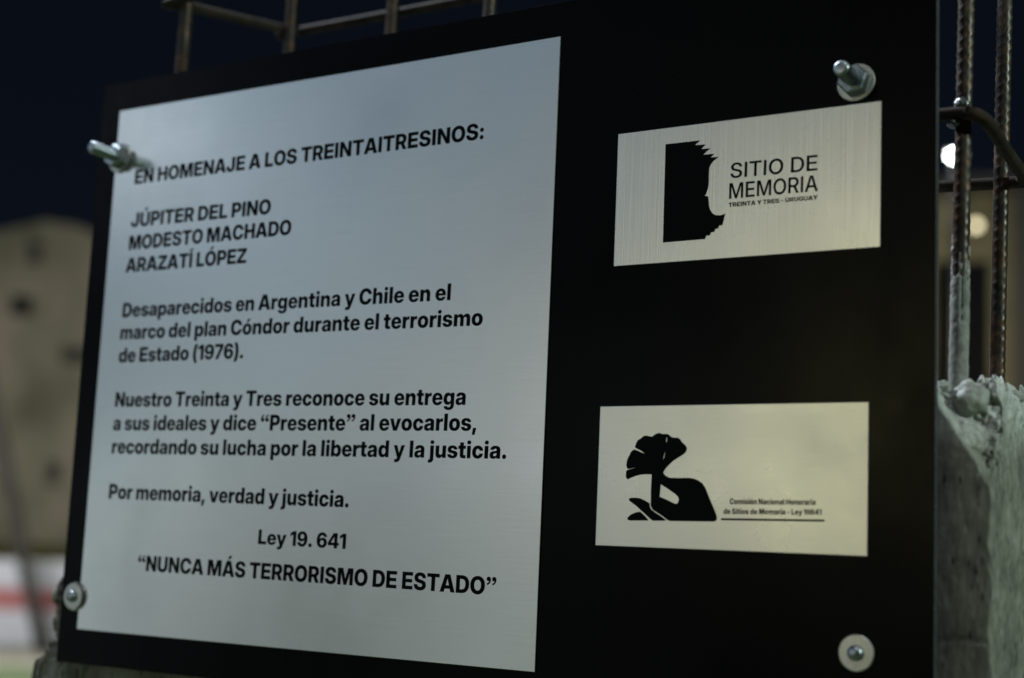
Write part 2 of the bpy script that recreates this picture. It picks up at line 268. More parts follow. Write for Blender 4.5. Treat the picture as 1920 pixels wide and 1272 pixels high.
# ------------------------------------------------------------------ writing data: outlines in font units, metres on the sign
BOLD = {" ":[201,[]],"(":[361,["57,292 57,377' 87,554' 139,711' 174,767 341,767 310,697' 263,537' 237,371' 237,292 237,223' 260,90' 306,-55' 341,-141 174,-141 117,-45' 57,175'"]],")":[361,["20,-141 55,-55' 101,90' 124,223' 124,292 124,371' 97,537' 51,697' 20,767 187,767 222,711' 274,554' 303,377' 303,292 303,175' 244,-46' 187,-141"]],",":[292,["33,-174 68,123 235,123 153,-174"]],"-":[460,["399,353 399,217 61,217 61,353"]],".":[292,["146,-10 106,-10' 51,45' 51,85 51,124' 106,179' 146,179 185,179' 241,124' 241,85 241,45' 185,-10'"]],"1":[418,["370,728 370,0 193,0 193,567 190,567 26,461 26,616 200,728"]],"4":[683,["35,137 35,277 337,728 456,728 456,552 390,552 207,279 207,276 650,276 650,137","391,0 391,180 392,242 392,728 563,728 563,0"]],"6":[645,["334,-11 265,-11' 153,34' 72,125' 29,261' 29,352 29,441' 70,584' 150,685' 264,739' 336,739 414,739' 531,680' 602,581' 608,519 436,519 429,555' 374,596' 333,596 288,596' 229,547' 200,456' 200,395 202,395 219,424' 271,464' 337,484' 375,484 446,484' 555,422' 617,313' 617,243 617,168' 544,53' 417,-11'","332,128 364,128' 414,158' 443,209' 443,241 443,274' 414,325' 365,354' 333,354 309,354' 269,337' 239,307' 222,266' 222,241 222,209' 251,158' 301,128'"]],"7":[576,["74,0 366,577 366,579 24,579 24,728 552,728 552,582 258,0"]],"9":[645,["309,-12 232,-12' 114,47' 44,147' 37,209 209,209 216,172' 271,131' 312,131 358,131' 416,181' 445,272' 445,333 443,333 426,304' 374,264' 308,244' 270,244 200,244' 91,306' 29,415' 29,484 29,560' 101,675' 229,739' 312,739 380,739' 492,693' 573,602' 617,466' 617,376 617,287' 575,144' 495,42' 381,-12'","313,374 337,374' 377,391' 407,421' 423,462' 423,487 423,519' 395,570' 345,599' 313,599 282,599' 231,570' 202,519' 202,486 202,454' 231,403' 281,374'"]],":":[292,["146,-10 106,-10' 51,45' 51,85 51,124' 106,179' 146,179 185,179' 241,124' 241,85 241,45' 185,-10'","146,318 106,318' 51,373' 51,412 51,452' 106,507' 146,507 185,507' 241,452' 241,412 241,373' 185,318'"]],"A":[756,["9,0 254,728 498,728 747,0 543,0 448,308 424,392' 376,565' 353,661 399,661 375,565' 329,391' 304,308 209,0","181,139 181,280 575,280 575,139"]],"C":[734,["378,-11 279,-11' 120,77' 29,244' 29,363 29,483' 121,651' 279,739' 378,739 445,739' 558,700' 645,628' 699,526' 707,462 522,462 518,490' 494,533' 458,563' 410,579' 381,579 328,579' 253,528' 214,431' 214,363 214,295' 253,199' 328,148' 381,148 410,148' 457,164' 493,194' 518,237' 523,264 707,264 700,206' 648,106' 563,31' 448,-11'"]],"D":[712,["321,0 126,0 126,153 312,153 375,153' 459,198' 500,291' 500,364 500,437' 458,530' 373,574' 309,574 123,574 123,728 320,728 431,728' 595,639' 684,476' 684,364 684,252' 595,89' 433,0'","230,728 230,0 48,0 48,728"]],"E":[619,["48,0 48,728 583,728 583,575 230,575 230,440 556,440 556,292 230,292 230,153 583,153 583,0"]],"G":[743,["381,-11 275,-11' 117,81' 29,249' 29,363 29,483' 121,651' 280,739' 378,739 443,739' 556,702' 643,634' 697,540' 703,483 518,483 513,505' 491,541' 457,566' 412,579' 384,579 330,579' 254,529' 214,432' 214,364 214,295' 254,199' 331,148' 386,148 432,148' 497,179' 532,233' 532,270 569,266 390,266 390,399 709,399 709,300 709,205' 626,65' 478,-11'"]],"H":[732,["48,0 48,728 230,728 230,447 502,447 502,728 684,728 684,0 502,0 502,294 230,294 230,0"]],"I":[278,["230,728 230,0 48,0 48,728"]],"J":[582,["278,-11 157,-11' 24,112' 24,226 24,277 198,277 198,224 198,182' 239,138' 276,138 312,138' 353,182' 353,224 353,728 535,728 535,223 535,111' 400,-11'"]],"L":[567,["48,0 48,728 230,728 230,153 544,153 544,0"]],"M":[925,["48,0 48,728 323,728 408,460 416,433' 438,351' 460,260' 479,177' 484,148 442,148 448,177' 466,260' 488,351' 509,433' 517,460 601,728 877,728 877,0 696,0 696,305 696,329' 699,405' 701,494' 704,585' 704,625 721,625 711,583' 688,492' 664,404' 643,329' 636,305 537,0 388,0 288,305 281,329' 259,403' 235,491' 211,583' 200,625 221,625 221,586' 223,495' 226,405' 228,329' 228,305 228,0"]],"N":[745,["48,0 48,728 240,728 436,411 451,387' 486,323' 524,247' 542,207 522,174 520,212' 516,309' 513,400' 513,428 513,728 697,728 697,0 505,0 324,291 306,321' 264,394' 218,483' 192,534 222,544 226,492' 230,394' 232,315' 232,291 232,0"]],"O":[756,["378,-11 279,-11' 121,77' 29,244' 29,363 29,483' 121,651' 279,739' 378,739 476,739' 634,651' 727,483' 727,363 727,244' 634,76' 476,-11'","378,148 429,148' 503,199' 542,295' 542,363 542,432' 503,529' 429,579' 378,579 327,579' 253,529' 214,432' 214,363 214,295' 253,199' 327,148'"]],"P":[646,["48,0 48,728 349,728 433,728' 556,666' 623,554' 623,478 623,402' 555,290' 431,228' 347,228 154,228 154,377 327,377 363,377' 414,402' 441,447' 441,478 441,509' 414,553' 363,578' 327,578 230,578 230,0"]],"R":[661,["48,0 48,728 350,728 434,728' 557,667' 624,557' 624,481 624,406' 554,298' 428,241' 342,241 158,241 158,384 328,384 364,384' 415,407' 442,450' 442,481 442,512' 415,555' 364,579' 328,579 230,579 230,0","451,0 285,331 475,331 645,0"]],"S":[669,["339,-11 243,-11' 106,47' 33,160' 33,242 206,242 208,209' 241,161' 299,136' 339,136 375,136' 426,155' 455,188' 455,211 455,230' 429,259' 376,281' 334,290 260,305 157,327' 48,430' 48,511 48,579' 121,681' 251,739' 337,739 424,739' 551,681' 621,575' 623,502 452,502 449,544' 389,591' 338,591 306,591' 259,573' 233,541' 233,521 233,501' 257,473' 307,453' 345,445 407,432 466,420' 553,383' 609,330' 637,262' 637,219 637,147' 566,44' 433,-11'"]],"T":[659,["24,575 24,728 635,728 635,575 421,575 421,0 238,0 238,575"]],"U":[712,["356,-11 263,-11' 124,56' 47,177' 47,258 47,728 226,728 226,273 226,236' 259,178' 317,145' 356,145 394,145' 452,178' 485,235' 485,273 485,728 664,728 664,258 664,177' 588,56' 449,-11'"]],"Y":[730,["279,0 279,258 9,728 219,728 331,514 346,485' 372,428' 385,396 355,396 367,428' 392,485' 406,514 512,728 721,728 458,258 458,0"]],"Z":[658,["34,0 34,127 320,484 352,522' 421,599' 457,637 475,577 425,575' 326,575' 276,575 40,575 40,728 622,728 622,601 340,247 309,207' 239,129' 203,90 185,150 236,152' 338,153' 388,153 624,153 624,0"]],"a":[578,["204,-9 153,-9' 73,25' 27,94' 27,146 27,190' 58,251' 114,289' 186,309' 227,312 274,316' 329,325' 354,343' 354,358 354,361 354,376' 337,398' 307,410' 285,410 264,410' 230,397' 211,373' 208,356 45,363 52,416' 111,493' 216,536' 290,536 346,536' 435,511' 497,465' 530,398' 530,355 530,0 359,0 359,74 357,74 341,45' 297,8' 241,-9'","259,105 286,105' 330,126' 356,163' 356,188 356,235 349,231' 330,226' 307,221' 282,216' 268,214 245,210' 212,195' 194,171' 194,155 194,139' 211,117' 240,105'"]],"b":[623,["375,-10 338,-10' 280,12' 238,54' 226,83 223,83 223,0 48,0 48,728 225,728 225,448 227,448 241,475' 283,514' 340,536' 376,536 439,536' 538,470' 596,348' 596,263 596,178' 539,55' 440,-10'","320,129 351,129' 393,162' 416,222' 416,263 416,305' 393,364' 351,397' 320,397 290,397' 244,364' 219,304' 219,263 219,223' 244,162' 290,129'"]],"c":[581,["299,-11 217,-11' 95,57' 28,181' 28,262 28,344' 95,467' 217,536' 299,536 354,536' 444,505' 511,449' 551,372' 555,325 387,316 385,335' 371,365' 349,387' 320,398' 302,398 272,398' 230,366' 207,305' 207,262 207,220' 230,159' 273,126' 302,126 320,126' 349,138' 371,160' 385,191' 387,211 555,202 552,155' 513,76' 446,20' 354,-11'"]],"d":[623,["249,-10 184,-10' 84,55' 28,178' 28,263 28,348' 86,470' 185,536' 247,536 284,536' 340,514' 382,475' 396,448 398,448 398,728 575,728 575,0 400,0 400,83 398,83 386,54' 343,12' 285,-10'","303,129 334,129' 379,162' 404,223' 404,263 404,304' 379,364' 334,397' 303,397 273,397' 230,364' 208,305' 208,263 208,222' 230,162' 273,129'"]],"e":[584,["299,-11 217,-11' 95,57' 28,181' 28,262 28,343' 95,466' 215,536' 294,536 353,536' 450,498' 520,427' 559,327' 559,266 559,220 85,220 85,323 476,323 394,301 394,335' 372,382' 328,407' 297,407 267,407' 223,382' 200,335' 200,302 200,226 200,191' 225,141' 272,115' 304,115 327,115' 364,128' 390,151' 396,168 554,159 543,109' 472,32' 365,-11'"]],"g":[624,["305,-213 227,-213' 120,-170' 59,-97' 51,-49 214,-39 219,-54' 242,-77' 280,-89' 305,-89 352,-89' 400,-41' 400,8 400,93 396,93 384,65' 342,25' 284,6' 249,6 184,6' 84,69' 28,186' 28,267 28,350' 86,471' 185,536' 247,536 284,536' 341,513' 384,473' 398,447 400,447 400,526 576,526 576,25 576,-56' 509,-161' 388,-213'","303,140 334,140' 379,171' 404,229' 404,269 404,309' 379,367' 334,399' 303,399 273,399' 230,367' 208,309' 208,269 208,229' 230,171' 273,140'"]],"h":[617,["225,289 225,0 48,0 48,728 224,728 224,387 202,387 225,453' 314,536' 388,536 445,536' 526,486' 569,395' 569,332 569,0 392,0 392,295 392,339' 349,387' 310,387 284,387' 246,365' 225,321'"]],"i":[274,["48,0 48,526 225,526 225,0","136,576 96,576' 42,626' 42,663 42,700' 96,749' 136,749 177,749' 231,700' 231,663 231,626' 177,576'"]],"j":[274,["49,526 226,526 226,-26 226,-87' 178,-166' 87,-204' 21,-204 -37,-204 -37,-69 -6,-69 24,-69' 49,-42' 49,-13","137,576 96,576' 43,626' 43,663 43,700' 96,749' 137,749 178,749' 231,700' 231,663 231,626' 178,576'"]],"l":[274,["225,728 225,0 48,0 48,728"]],"m":[916,["48,0 48,526 216,526 219,397 210,397 223,445' 273,507' 340,536' 377,536 435,536' 518,465' 530,392 514,392 525,441' 578,505' 652,536' 693,536 744,536' 823,491' 868,409' 868,352 868,0 691,0 691,311 691,350' 649,393' 617,393 594,393' 561,372' 543,335' 543,309 543,0 373,0 373,312 373,349' 333,393' 300,393 278,393' 244,372' 225,334' 225,307 225,0"]],"n":[617,["225,289 225,0 48,0 48,526 220,526 221,387 202,387 225,453' 314,536' 388,536 445,536' 526,486' 569,395' 569,332 569,0 392,0 392,295 392,339' 349,387' 310,387 284,387' 246,365' 225,321'"]],"o":[605,["303,-11 220,-11' 96,57' 28,180' 28,262 28,345' 96,468' 220,536' 303,536 386,536' 510,468' 578,345' 578,262 578,180' 510,57' 386,-11'","303,127 331,127' 374,159' 398,220' 398,262 398,306' 374,366' 331,398' 303,398 274,398' 231,366' 207,306' 207,262 207,220' 231,159' 274,127'"]],"p":[623,["48,-204 48,526 223,526 223,450 227,450 240,476' 282,514' 340,536' 376,536 439,536' 538,470' 596,348' 596,263 596,178' 539,55' 440,-10' 375,-10 338,-10' 281,12' 240,53' 228,81 225,81 225,-204","320,129 351,129' 393,162' 416,222' 416,263 416,305' 393,364' 351,397' 320,397 290,397' 244,364' 219,304' 219,263 219,223' 244,162' 290,129'"]],"r":[408,["48,0 48,526 220,526 220,431 223,431 237,483' 299,529' 349,529 362,529' 385,528' 396,526 396,379 386,381' 345,383' 328,383 298,383' 251,356' 225,305' 225,271 225,0"]],"s":[556,["281,-12 209,-12' 98,31' 30,110' 24,163 195,172 201,143' 244,109' 282,109 315,109' 352,132' 352,151 352,167' 321,187' 290,193 195,210 117,224' 36,302' 36,364 36,417' 94,494' 200,535' 274,535 347,535' 453,493' 514,417' 518,365 358,357 355,383' 312,415' 280,415 249,415' 212,392' 212,374 212,358' 239,337' 267,332 373,313 454,298' 532,228' 532,170 532,115' 469,34' 356,-12'"]],"t":[396,["372,526 372,392 9,392 9,526","92,663 269,663 269,175 269,152' 288,133' 314,133 325,133' 362,135' 369,136 377,2 358,-1' 302,-3' 274,-3 181,-3' 92,72' 92,150"]],"u":[617,["229,-10 173,-10' 91,40' 48,131' 48,194 48,526 225,526 225,230 225,187' 268,139' 307,139 333,139' 371,161' 392,205' 392,237 392,526 569,526 569,0 397,0 396,139 415,139 392,72' 304,-10'"]],"v":[591,["194,0 4,526 189,526 262,284 278,232' 304,128' 317,73 279,73 292,128' 317,232' 332,284 404,526 588,526 397,0"]],"y":[592,["59,-200 73,-66 129,-68 152,-71' 180,-62' 197,-39' 200,-19 203,0 4,526 189,526 264,284 279,232' 304,128' 317,73 272,73 284,128' 311,233' 328,284 405,526 589,526 365,-65 348,-112' 298,-174' 227,-205' 176,-205 146,-205' 86,-202'"]],"Á":[756,["9,0 254,728 498,728 747,0 543,0 448,308 424,392' 376,565' 353,661 399,661 375,565' 329,391' 304,308 209,0","181,139 181,280 575,280 575,139","312,792 397,948 559,948 431,792"]],"Ó":[756,["378,-11 279,-11' 121,77' 29,244' 29,363 29,483' 121,651' 279,739' 378,739 476,739' 634,651' 727,483' 727,363 727,244' 634,76' 476,-11'","378,148 429,148' 503,199' 542,295' 542,363 542,432' 503,529' 429,579' 378,579 327,579' 253,529' 214,432' 214,363 214,295' 253,199' 327,148'","312,792 397,948 559,948 431,792"]],"Ú":[712,["356,-11 263,-11' 124,56' 47,177' 47,258 47,728 226,728 226,273 226,236' 259,178' 317,145' 356,145 394,145' 452,178' 485,235' 485,273 485,728 664,728 664,258 664,177' 588,56' 449,-11'","290,792 374,948 537,948 409,792"]],"ó":[605,["303,-11 220,-11' 96,57' 28,180' 28,262 28,345' 96,468' 220,536' 303,536 386,536' 510,468' 578,345' 578,262 578,180' 510,57' 386,-11'","303,127 331,127' 374,159' 398,220' 398,262 398,306' 374,366' 331,398' 303,398 274,398' 231,366' 207,306' 207,262 207,220' 231,159' 274,127'","237,590 321,746 484,746 356,590"]],"“":[547,["210,738 232,674 185,659' 134,617' 114,568' 114,537 114,526' 114,503' 114,492 89,492 89,529' 120,580' 157,580 193,580' 244,531' 244,491 244,451' 188,399' 147,399 104,399' 43,457' 43,514 43,567' 75,652' 148,717'","470,738 492,674 445,659' 394,617' 374,568' 374,537 374,526' 374,503' 374,492 349,492 349,529' 380,580' 417,580 453,580' 504,531' 504,491 504,451' 448,399' 406,399 364,399' 303,457' 303,514 303,567' 335,652' 408,717'"]],"”":[547,["77,397 56,460 102,477' 153,518' 174,568' 174,597 174,609' 174,632' 174,643 199,643 199,606' 168,555' 131,555 94,555' 43,604' 43,644 43,684' 99,736' 141,736 184,736' 244,678' 244,621 244,568' 213,482' 140,419'","337,397 316,460 362,477' 413,518' 433,568' 433,597 433,609' 433,632' 433,643 458,643 458,606' 427,555' 391,555 354,555' 303,604' 303,644 303,684' 359,736' 401,736 443,736' 504,678' 504,621 504,568' 472,482' 399,419'"]],"Í":[278,["230,728 230,0 48,0 48,728","29,771 114,928 277,928 148,771"]]}
REGULAR = {" ":[246,[]],"A":[705,["17,0 275,728 427,728 688,0 555,0 421,391 403,447' 362,584' 336,678 365,678 339,584' 299,446' 281,391 149,0","164,183 164,283 540,283 540,183"]],"D":[710,["312,0 130,0 130,106 306,106 386,106' 491,165' 544,281' 544,365 544,448' 491,563' 388,622' 310,622 126,622 126,728 318,728 426,728' 581,640' 665,477' 665,365 665,251' 581,88' 423,0'","192,728 192,0 70,0 70,728"]],"E":[600,["70,0 70,728 551,728 551,623 192,623 192,420 525,420 525,317 192,317 192,105 553,105 553,0"]],"I":[262,["192,728 192,0 70,0 70,728"]],"M":[900,["70,0 70,728 249,728 397,332 404,312' 422,252' 442,184' 459,121' 464,98 437,98 443,120' 460,183' 480,251' 498,312' 505,332 651,728 830,728 830,0 709,0 709,379 709,402' 710,465' 712,536' 714,609' 714,642 726,642 715,605' 692,528' 670,458' 650,399' 643,379 501,0 399,0 255,379 248,399' 229,457' 206,527' 182,604' 170,642 185,642 185,610' 187,538' 189,467' 190,403' 190,379 190,0"]],"O":[759,["380,-11 284,-11' 133,81' 45,249' 45,363 45,479' 133,647' 284,738' 380,738 476,738' 627,647' 714,479' 714,363 714,248' 627,80' 476,-11'","380,99 440,99' 536,160' 591,278' 591,363 591,449' 536,567' 440,628' 380,628 319,628' 223,567' 168,449' 168,363 168,278' 223,161' 319,99'"]],"R":[647,["70,0 70,728 344,728 426,728' 540,670' 600,566' 600,497 600,427' 538,325' 422,270' 339,270 141,270 141,372 332,372 380,372' 445,402' 477,458' 477,497 477,537' 445,593' 380,624' 332,624 192,624 192,0","484,0 310,329 443,329 620,0"]],"S":[642,["325,-12 239,-12' 114,44' 45,148' 43,221 164,221 166,180' 207,122' 278,93' 324,93 370,93' 439,120' 478,170' 478,203 478,231' 447,270' 387,298' 343,308 261,329 162,353' 60,449' 60,525 60,589' 128,685' 247,738' 324,738 402,738' 518,684' 584,586' 586,521 468,521 463,574' 385,634' 322,634 280,634' 218,607' 183,561' 183,531 183,502' 217,463' 276,438' 313,428 385,411 431,400' 509,366' 567,317' 599,250' 599,205 599,141' 533,43' 410,-12'"]],"T":[642,["34,623 34,728 609,728 609,623 383,623 383,0 260,0 260,623"]]}
TEXT = [('EN HOMENAJE A LOS TREINTAITRESINOS:', 'B', 0.0276, 0.0733, 0.4133, 0.0738, 0.0133),
 ('JÚPITER DEL PINO', 'B', 0.0273, 0.1138, 0.1964, 0.1156, 0.0133),
 ('MODESTO MACHADO', 'B', 0.0269, 0.1352, 0.2211, 0.1357, 0.0133),
 ('ARAZATÍ LÓPEZ', 'B', 0.0251, 0.156, 0.1724, 0.1569, 0.0133),
 ('Desaparecidos en Argentina y Chile en el', 'B', 0.0257, 0.1976, 0.3894, 0.2009, 0.0133),
 ('marco del plan Cóndor durante el terrorismo', 'B', 0.0252, 0.218, 0.4206, 0.2223, 0.0133),
 ('de Estado (1976).', 'B', 0.0256, 0.2391, 0.1764, 0.24, 0.0133),
 ('Nuestro Treinta y Tres reconoce su entrega', 'B', 0.0256, 0.2794, 0.4083, 0.2835, 0.0133),
 ('a sus ideales y dice “Presente” al evocarlos,', 'B', 0.0255, 0.3007, 0.4195, 0.3034, 0.0133),
 ('recordando su lucha por la libertad y la justicia.', 'B', 0.0262, 0.3216, 0.4475, 0.3246, 0.0133),
 ('Por memoria, verdad y justicia.', 'B', 0.0271, 0.362, 0.3003, 0.364, 0.0133),
 ('Ley 19. 641', 'B', 0.2075, 0.3961, 0.2998, 0.3969, 0.0121),
 ('“NUNCA MÁS TERRORISMO DE ESTADO”', 'B', 0.0702, 0.4237, 0.4437, 0.4258, 0.0133),
 ('SITIO DE', 'R', 0.6247, 0.1264, 0.6888, 0.1271, 0.0109),
 ('MEMORIA', 'R', 0.624, 0.1412, 0.6895, 0.1415, 0.0112),
 ('TREINTA Y TRES - URUGUAY', 'B', 0.6238, 0.1471, 0.6895, 0.1475, 0.0031),
 ('Comisión Nacional Honoraria', 'B', 0.63, 0.3547, 0.6914, 0.354, 0.0039),
 ('de Sitios de Memoria - Ley 19641', 'B', 0.6255, 0.3614, 0.6955, 0.3604, 0.0037)]
PROFILE = [(57296, 9593), (60051, 9613), (59646, 9922), (60487, 9967), (60149, 10270), (60863, 10280), (60320, 10695), (61183, 10720), (60918, 10962), (61547, 10988), (61315, 11119), (61140, 11235), (60897, 11513), (60810, 11740), (60797, 12312), (60803, 12783), (60776, 13117), (60685, 13444), (60542, 13733), (60795, 13790), (60831, 14062), (60871, 14467), (60987, 14812), (61172, 15061), (61425, 15203), (61745, 15243), (61956, 15214), (62151, 15131), (61941, 15976), (61693, 15970), (61628, 16184), (61416, 16193), (61336, 16406), (61081, 16420), (61001, 16633), (60730, 16625), (60623, 16870), (57326, 16872)]
TREE = [(55058, 33867), (54957, 33733), (54934, 33450), (54972, 33268), (55097, 33188), (55805, 33013), (55108, 33142), (55023, 33087), (54945, 32883), (54973, 32599), (55078, 32315), (55199, 32116), (55287, 31917), (55442, 31786), (55594, 31752), (56374, 32050), (56145, 31859), (55680, 31661), (55595, 31587), (55680, 31292), (55800, 31094), (56050, 30953), (56266, 30784), (56487, 30756), (56741, 30814), (56963, 30832), (57116, 30702), (57363, 30602), (57551, 30580), (57741, 30660), (58115, 30651), (58273, 30735), (58464, 30876), (58651, 30922), (58930, 30917), (59118, 31018), (59278, 31242), (59498, 31409), (59638, 31565), (59667, 31715), (59605, 31909), (59427, 32076), (59095, 32272), (58671, 32524), (58310, 32833), (58040, 33114), (57915, 33310), (57907, 33433), (58086, 33587), (58400, 33723), (59079, 33732), (59812, 33708), (60240, 33758), (60607, 33880), (60914, 34080), (61164, 34405), (61420, 34975), (61704, 35541), (61956, 36052), (62072, 36374), (62047, 36565), (61884, 36677), (58497, 36728), (58309, 36645), (57803, 36326), (57169, 35980), (56992, 35722), (56984, 35499), (56966, 34606), (56992, 33526), (56708, 33500), (56204, 33522), (55763, 33611), (55386, 33745), (55167, 33855)]
TREE_HOLES = [[(57733, 34188), (58428, 34584), (58868, 34854), (59089, 35043), (59156, 35235), (59083, 35457), (58981, 35526), (58858, 35517), (58390, 35333), (58077, 35200), (57662, 35063)], [(58079, 30875), (58132, 30971), (58092, 31268), (58039, 31184)], [(58009, 31800), (57944, 32276), (57853, 32539), (57881, 32248)]]
ROOT_A = [(55237, 35252), (55406, 35165), (55723, 35148), (56137, 35197), (56520, 35341), (56891, 35529), (56912, 35768), (57056, 35971), (57363, 36175), (57806, 36414), (58211, 36669), (58126, 36716), (57195, 36746), (56940, 36586), (56294, 36083), (55775, 35691), (55287, 35392)]
ROOT_B = [(55175, 36658), (55202, 36546), (55449, 36343), (55762, 36207), (56170, 36130), (56493, 36368), (56818, 36683), (56789, 36740), (55370, 36777), (55190, 36725)]

def contour(s):
    """quadratic outline (points marked ' are off the curve) to a polyline"""
    P = []
    for tok in s.split():
        off = tok.endswith("'"); x, y = tok.rstrip("'").split(',')
        P.append((float(x), float(y), not off))
    Q = []
    for i, p in enumerate(P):                    # implied on-curve points
        q = P[i-1]
        if not p[2] and not q[2]: Q.append(((p[0]+q[0])/2, (p[1]+q[1])/2, True))
        Q.append(p)
    while not Q[0][2]: Q.append(Q.pop(0))
    out = []
    n = len(Q)
    for i in range(n):
        a, b_, c = Q[i], Q[(i+1) % n], Q[(i+2) % n]
        if a[2]:
            out.append(a[:2])
            if not b_[2]:
                for t in (0.25, 0.5, 0.75):
                    out.append(tuple((1-t)**2*a[k] + 2*t*(1-t)*b_[k] + t*t*c[k] for k in (0, 1)))
    return out
def winding(P, x, y):
    w = 0
    for (x0, y0), (x1, y1) in zip(P, P[1:] + P[:1]):
        if (y0 <= y) != (y1 <= y):
            xx = x0 + (y - y0)*(x1 - x0)/(y1 - y0)
            if xx > x: w += 1 if y1 > y0 else -1
    return w
def triangles(polys, nonzero):
    """triangles of the area inside closed outlines"""
    vs, es = [], []
    for P in polys:
        k = len(vs); n = len(P)
        vs += [Vector(p) for p in P]; es += [(k+i, k+(i+1) % n) for i in range(n)]
    V, E, F, *_ = delaunay_2d_cdt(vs, es, [], 0, 1e-5)
    keep = []
    for f in F:
        cx = sum(V[i].x for i in f)/3; cy = sum(V[i].y for i in f)/3
        w = sum(winding(P, cx, cy) for P in polys) if nonzero else sum(winding(P, cx, cy) % 2 for P in polys) % 2
        if w: keep.append(tuple(f))
    return [tuple(v) for v in V], keep
def ink(name, VF, parent, y):
    """flat printed shape on the sign, standing y in front of it"""
    V, F = [], []
    for v, f in VF:
        k = len(V); V += [(p[0], y, p[1]) for p in v]; F += [tuple(i+k for i in q) for q in f]
    return mesh(name, V, F, INK, parent)
def filled(name, polys, parent, mt, y):
    v, f = triangles([[(p[0]*1000, p[1]*1000) for p in P] for P in polys], False)
    return ink(name, [([(p[0]/1000, p[1]/1000) for p in v], f)], parent, y)
GLYPHS = {}
def write(line, parent, origin, name, y):
    s, f, x0, y0, x1, y1, cap = line
    font = BOLD if f == 'B' else REGULAR
    pen, out = 0, []
    for ch in s:
        adv, cs = font[ch]
        if cs:
            if (f, ch) not in GLYPHS: GLYPHS[(f, ch)] = triangles([contour(c) for c in cs], True)
            v, t = GLYPHS[(f, ch)]
            out.append(([(px + pen, py) for px, py in v], t))
        pen += adv + (10 if f == 'R' and cap < 0.004 else 0)
    lo = min(p[0] for v, t in out for p in v); hi = max(p[0] for v, t in out for p in v)
    sx = math.hypot(x1-x0, y1-y0)/(hi-lo); sy = cap/728
    a = math.atan2(-(y1-y0), x1-x0); ca, sa = math.cos(a), math.sin(a)
    def put(p):
        X, Y = (p[0]-lo)*sx, p[1]*sy
        return (x0 - origin[0] + X*ca - Y*sa, -(y0 - origin[1]) + X*sa + Y*ca)
    return ink(name, [([put(p) for p in v], t) for v, t in out], parent, y)

SZ = 1.69317                                     # height of the big plate's top edge above the ground
def wz(y): return SZ - y

# ------------------------------------------------------------------ the setting
GROUND = mat('dusty_verge', (0.10, 0.11, 0.06), 0.9); k_ = tex(GROUND, 3, 5); ramp(GROUND, k_, [(0.35, (0.035, 0.07, 0.02)), (0.65, (0.09, 0.12, 0.04))])
tag(mesh('ground', [(-70, -2, 0), (50, -2, 0), (50, 110, 0), (-70, 110, 0)], [(0, 1, 2, 3)], GROUND), kind='structure')
def local_frame(u, depth, turn=0.0):
    """ground point at pixel column u and depth, and the heading whose X axis runs across the view there"""
    p = at(u, 1035, depth); d = p - CAM
    return Vector((p.x, p.y, 0)), math.atan2(d.y, d.x) - math.pi/2 + turn
def span(depth): return depth/2809.28

PAVING = mat('pale_paving', (0.42, 0.40, 0.30), 0.85); k_ = tex(PAVING, 1.2, 4); ramp(PAVING, k_, [(0.35, (0.36, 0.35, 0.25)), (0.7, (0.5, 0.47, 0.36))])
o_, h_ = local_frame(60, 15.7)
pv = mesh('pavement', [(-9, -1.15, 0), (6, -1.15, 0), (6, 1.45, 0), (-9, 1.45, 0)], [(0, 1, 2, 3)], PAVING)
pv.location = o_ + Vector((0, 0, 0.004)); pv.rotation_euler.z = h_; tag(pv, kind='structure')

# low white wall with a red band, beyond the sign on the left
WHITE = mat('white_wall_paint', (0.74, 0.75, 0.80), 0.6); k_ = tex(WHITE, 2.2, 4); ramp(WHITE, k_, [(0.3, (0.62, 0.63, 0.68)), (0.7, (0.8, 0.81, 0.85))])
RED = mat('red_wall_paint', (0.55, 0.07, 0.07), 0.6); k_ = tex(RED, 3, 4); ramp(RED, k_, [(0.3, (0.42, 0.13, 0.13)), (0.7, (0.56, 0.20, 0.19))])
D = 17.2
o_, h_ = local_frame(60, D)
bw = empty('boundary_wall', o_, 'low white painted wall with a red band, beyond the lower left of the sign', 'wall', rot=(0, 0, h_))
px = span(D)
box_obj('wall', (-420*px, 330*px, 0, 0.25, 0, 0.91), WHITE, bw)
box_obj('red_band', (-420*px, 330*px, -0.012, 0.262, 0.395, 0.645), RED, bw)
box_obj('coping', (-425*px, 335*px, -0.03, 0.28, 0.91, 0.955), WHITE, bw)

# cream building on the left
CREAM = mat('cream_plaster', (0.46, 0.42, 0.30), 0.85)
k_ = tex(CREAM, 0.75, 5, (1, 1, 0.5)); ramp(CREAM, k_, [(0.34, (0.20, 0.205, 0.15)), (0.48, (0.38, 0.37, 0.29)), (0.62, (0.54, 0.48, 0.42))])
DIM = mat('mid_dark_opening', (0.045, 0.045, 0.04), 0.8)  # mid tone, keeps the opening's contrast low
GREYED = mat('greyed_opening', (0.10, 0.10, 0.085), 0.8)  # paler grey, softens these openings against the wall
DARK = mat('dark_opening', (0.010, 0.012, 0.018), 0.6, 0, 0.1)
OLIVE = mat('olive_plinth', (0.12, 0.11, 0.035), 0.8)
GREY = mat('grey_roofing', (0.10, 0.10, 0.11), 0.8)
D = 30.0; px = span(D)
o_, h_ = local_frame(60, D)
lb = empty('cream_house', o_, 'cream plastered house with small dark openings, behind the left edge of the sign', 'house', rot=(0, 0, h_))
def zb(v, D, u=60): return at(u, v, D).z             # height seen at pixel row v at that depth
bm = bmesh.new()                                       # gabled wall slab
prof = [(-640*px, 0), (420*px, 0), (420*px, zb(560, D)), (108*px, zb(440, D)), (40*px, zb(402, D)), (-30*px, zb(398, D)), (-120*px, zb(430, D)), (-640*px, zb(560, D))]
for yy in (0.0, 5.0):
    for x, z in prof: bm.verts.new((x, yy, z))
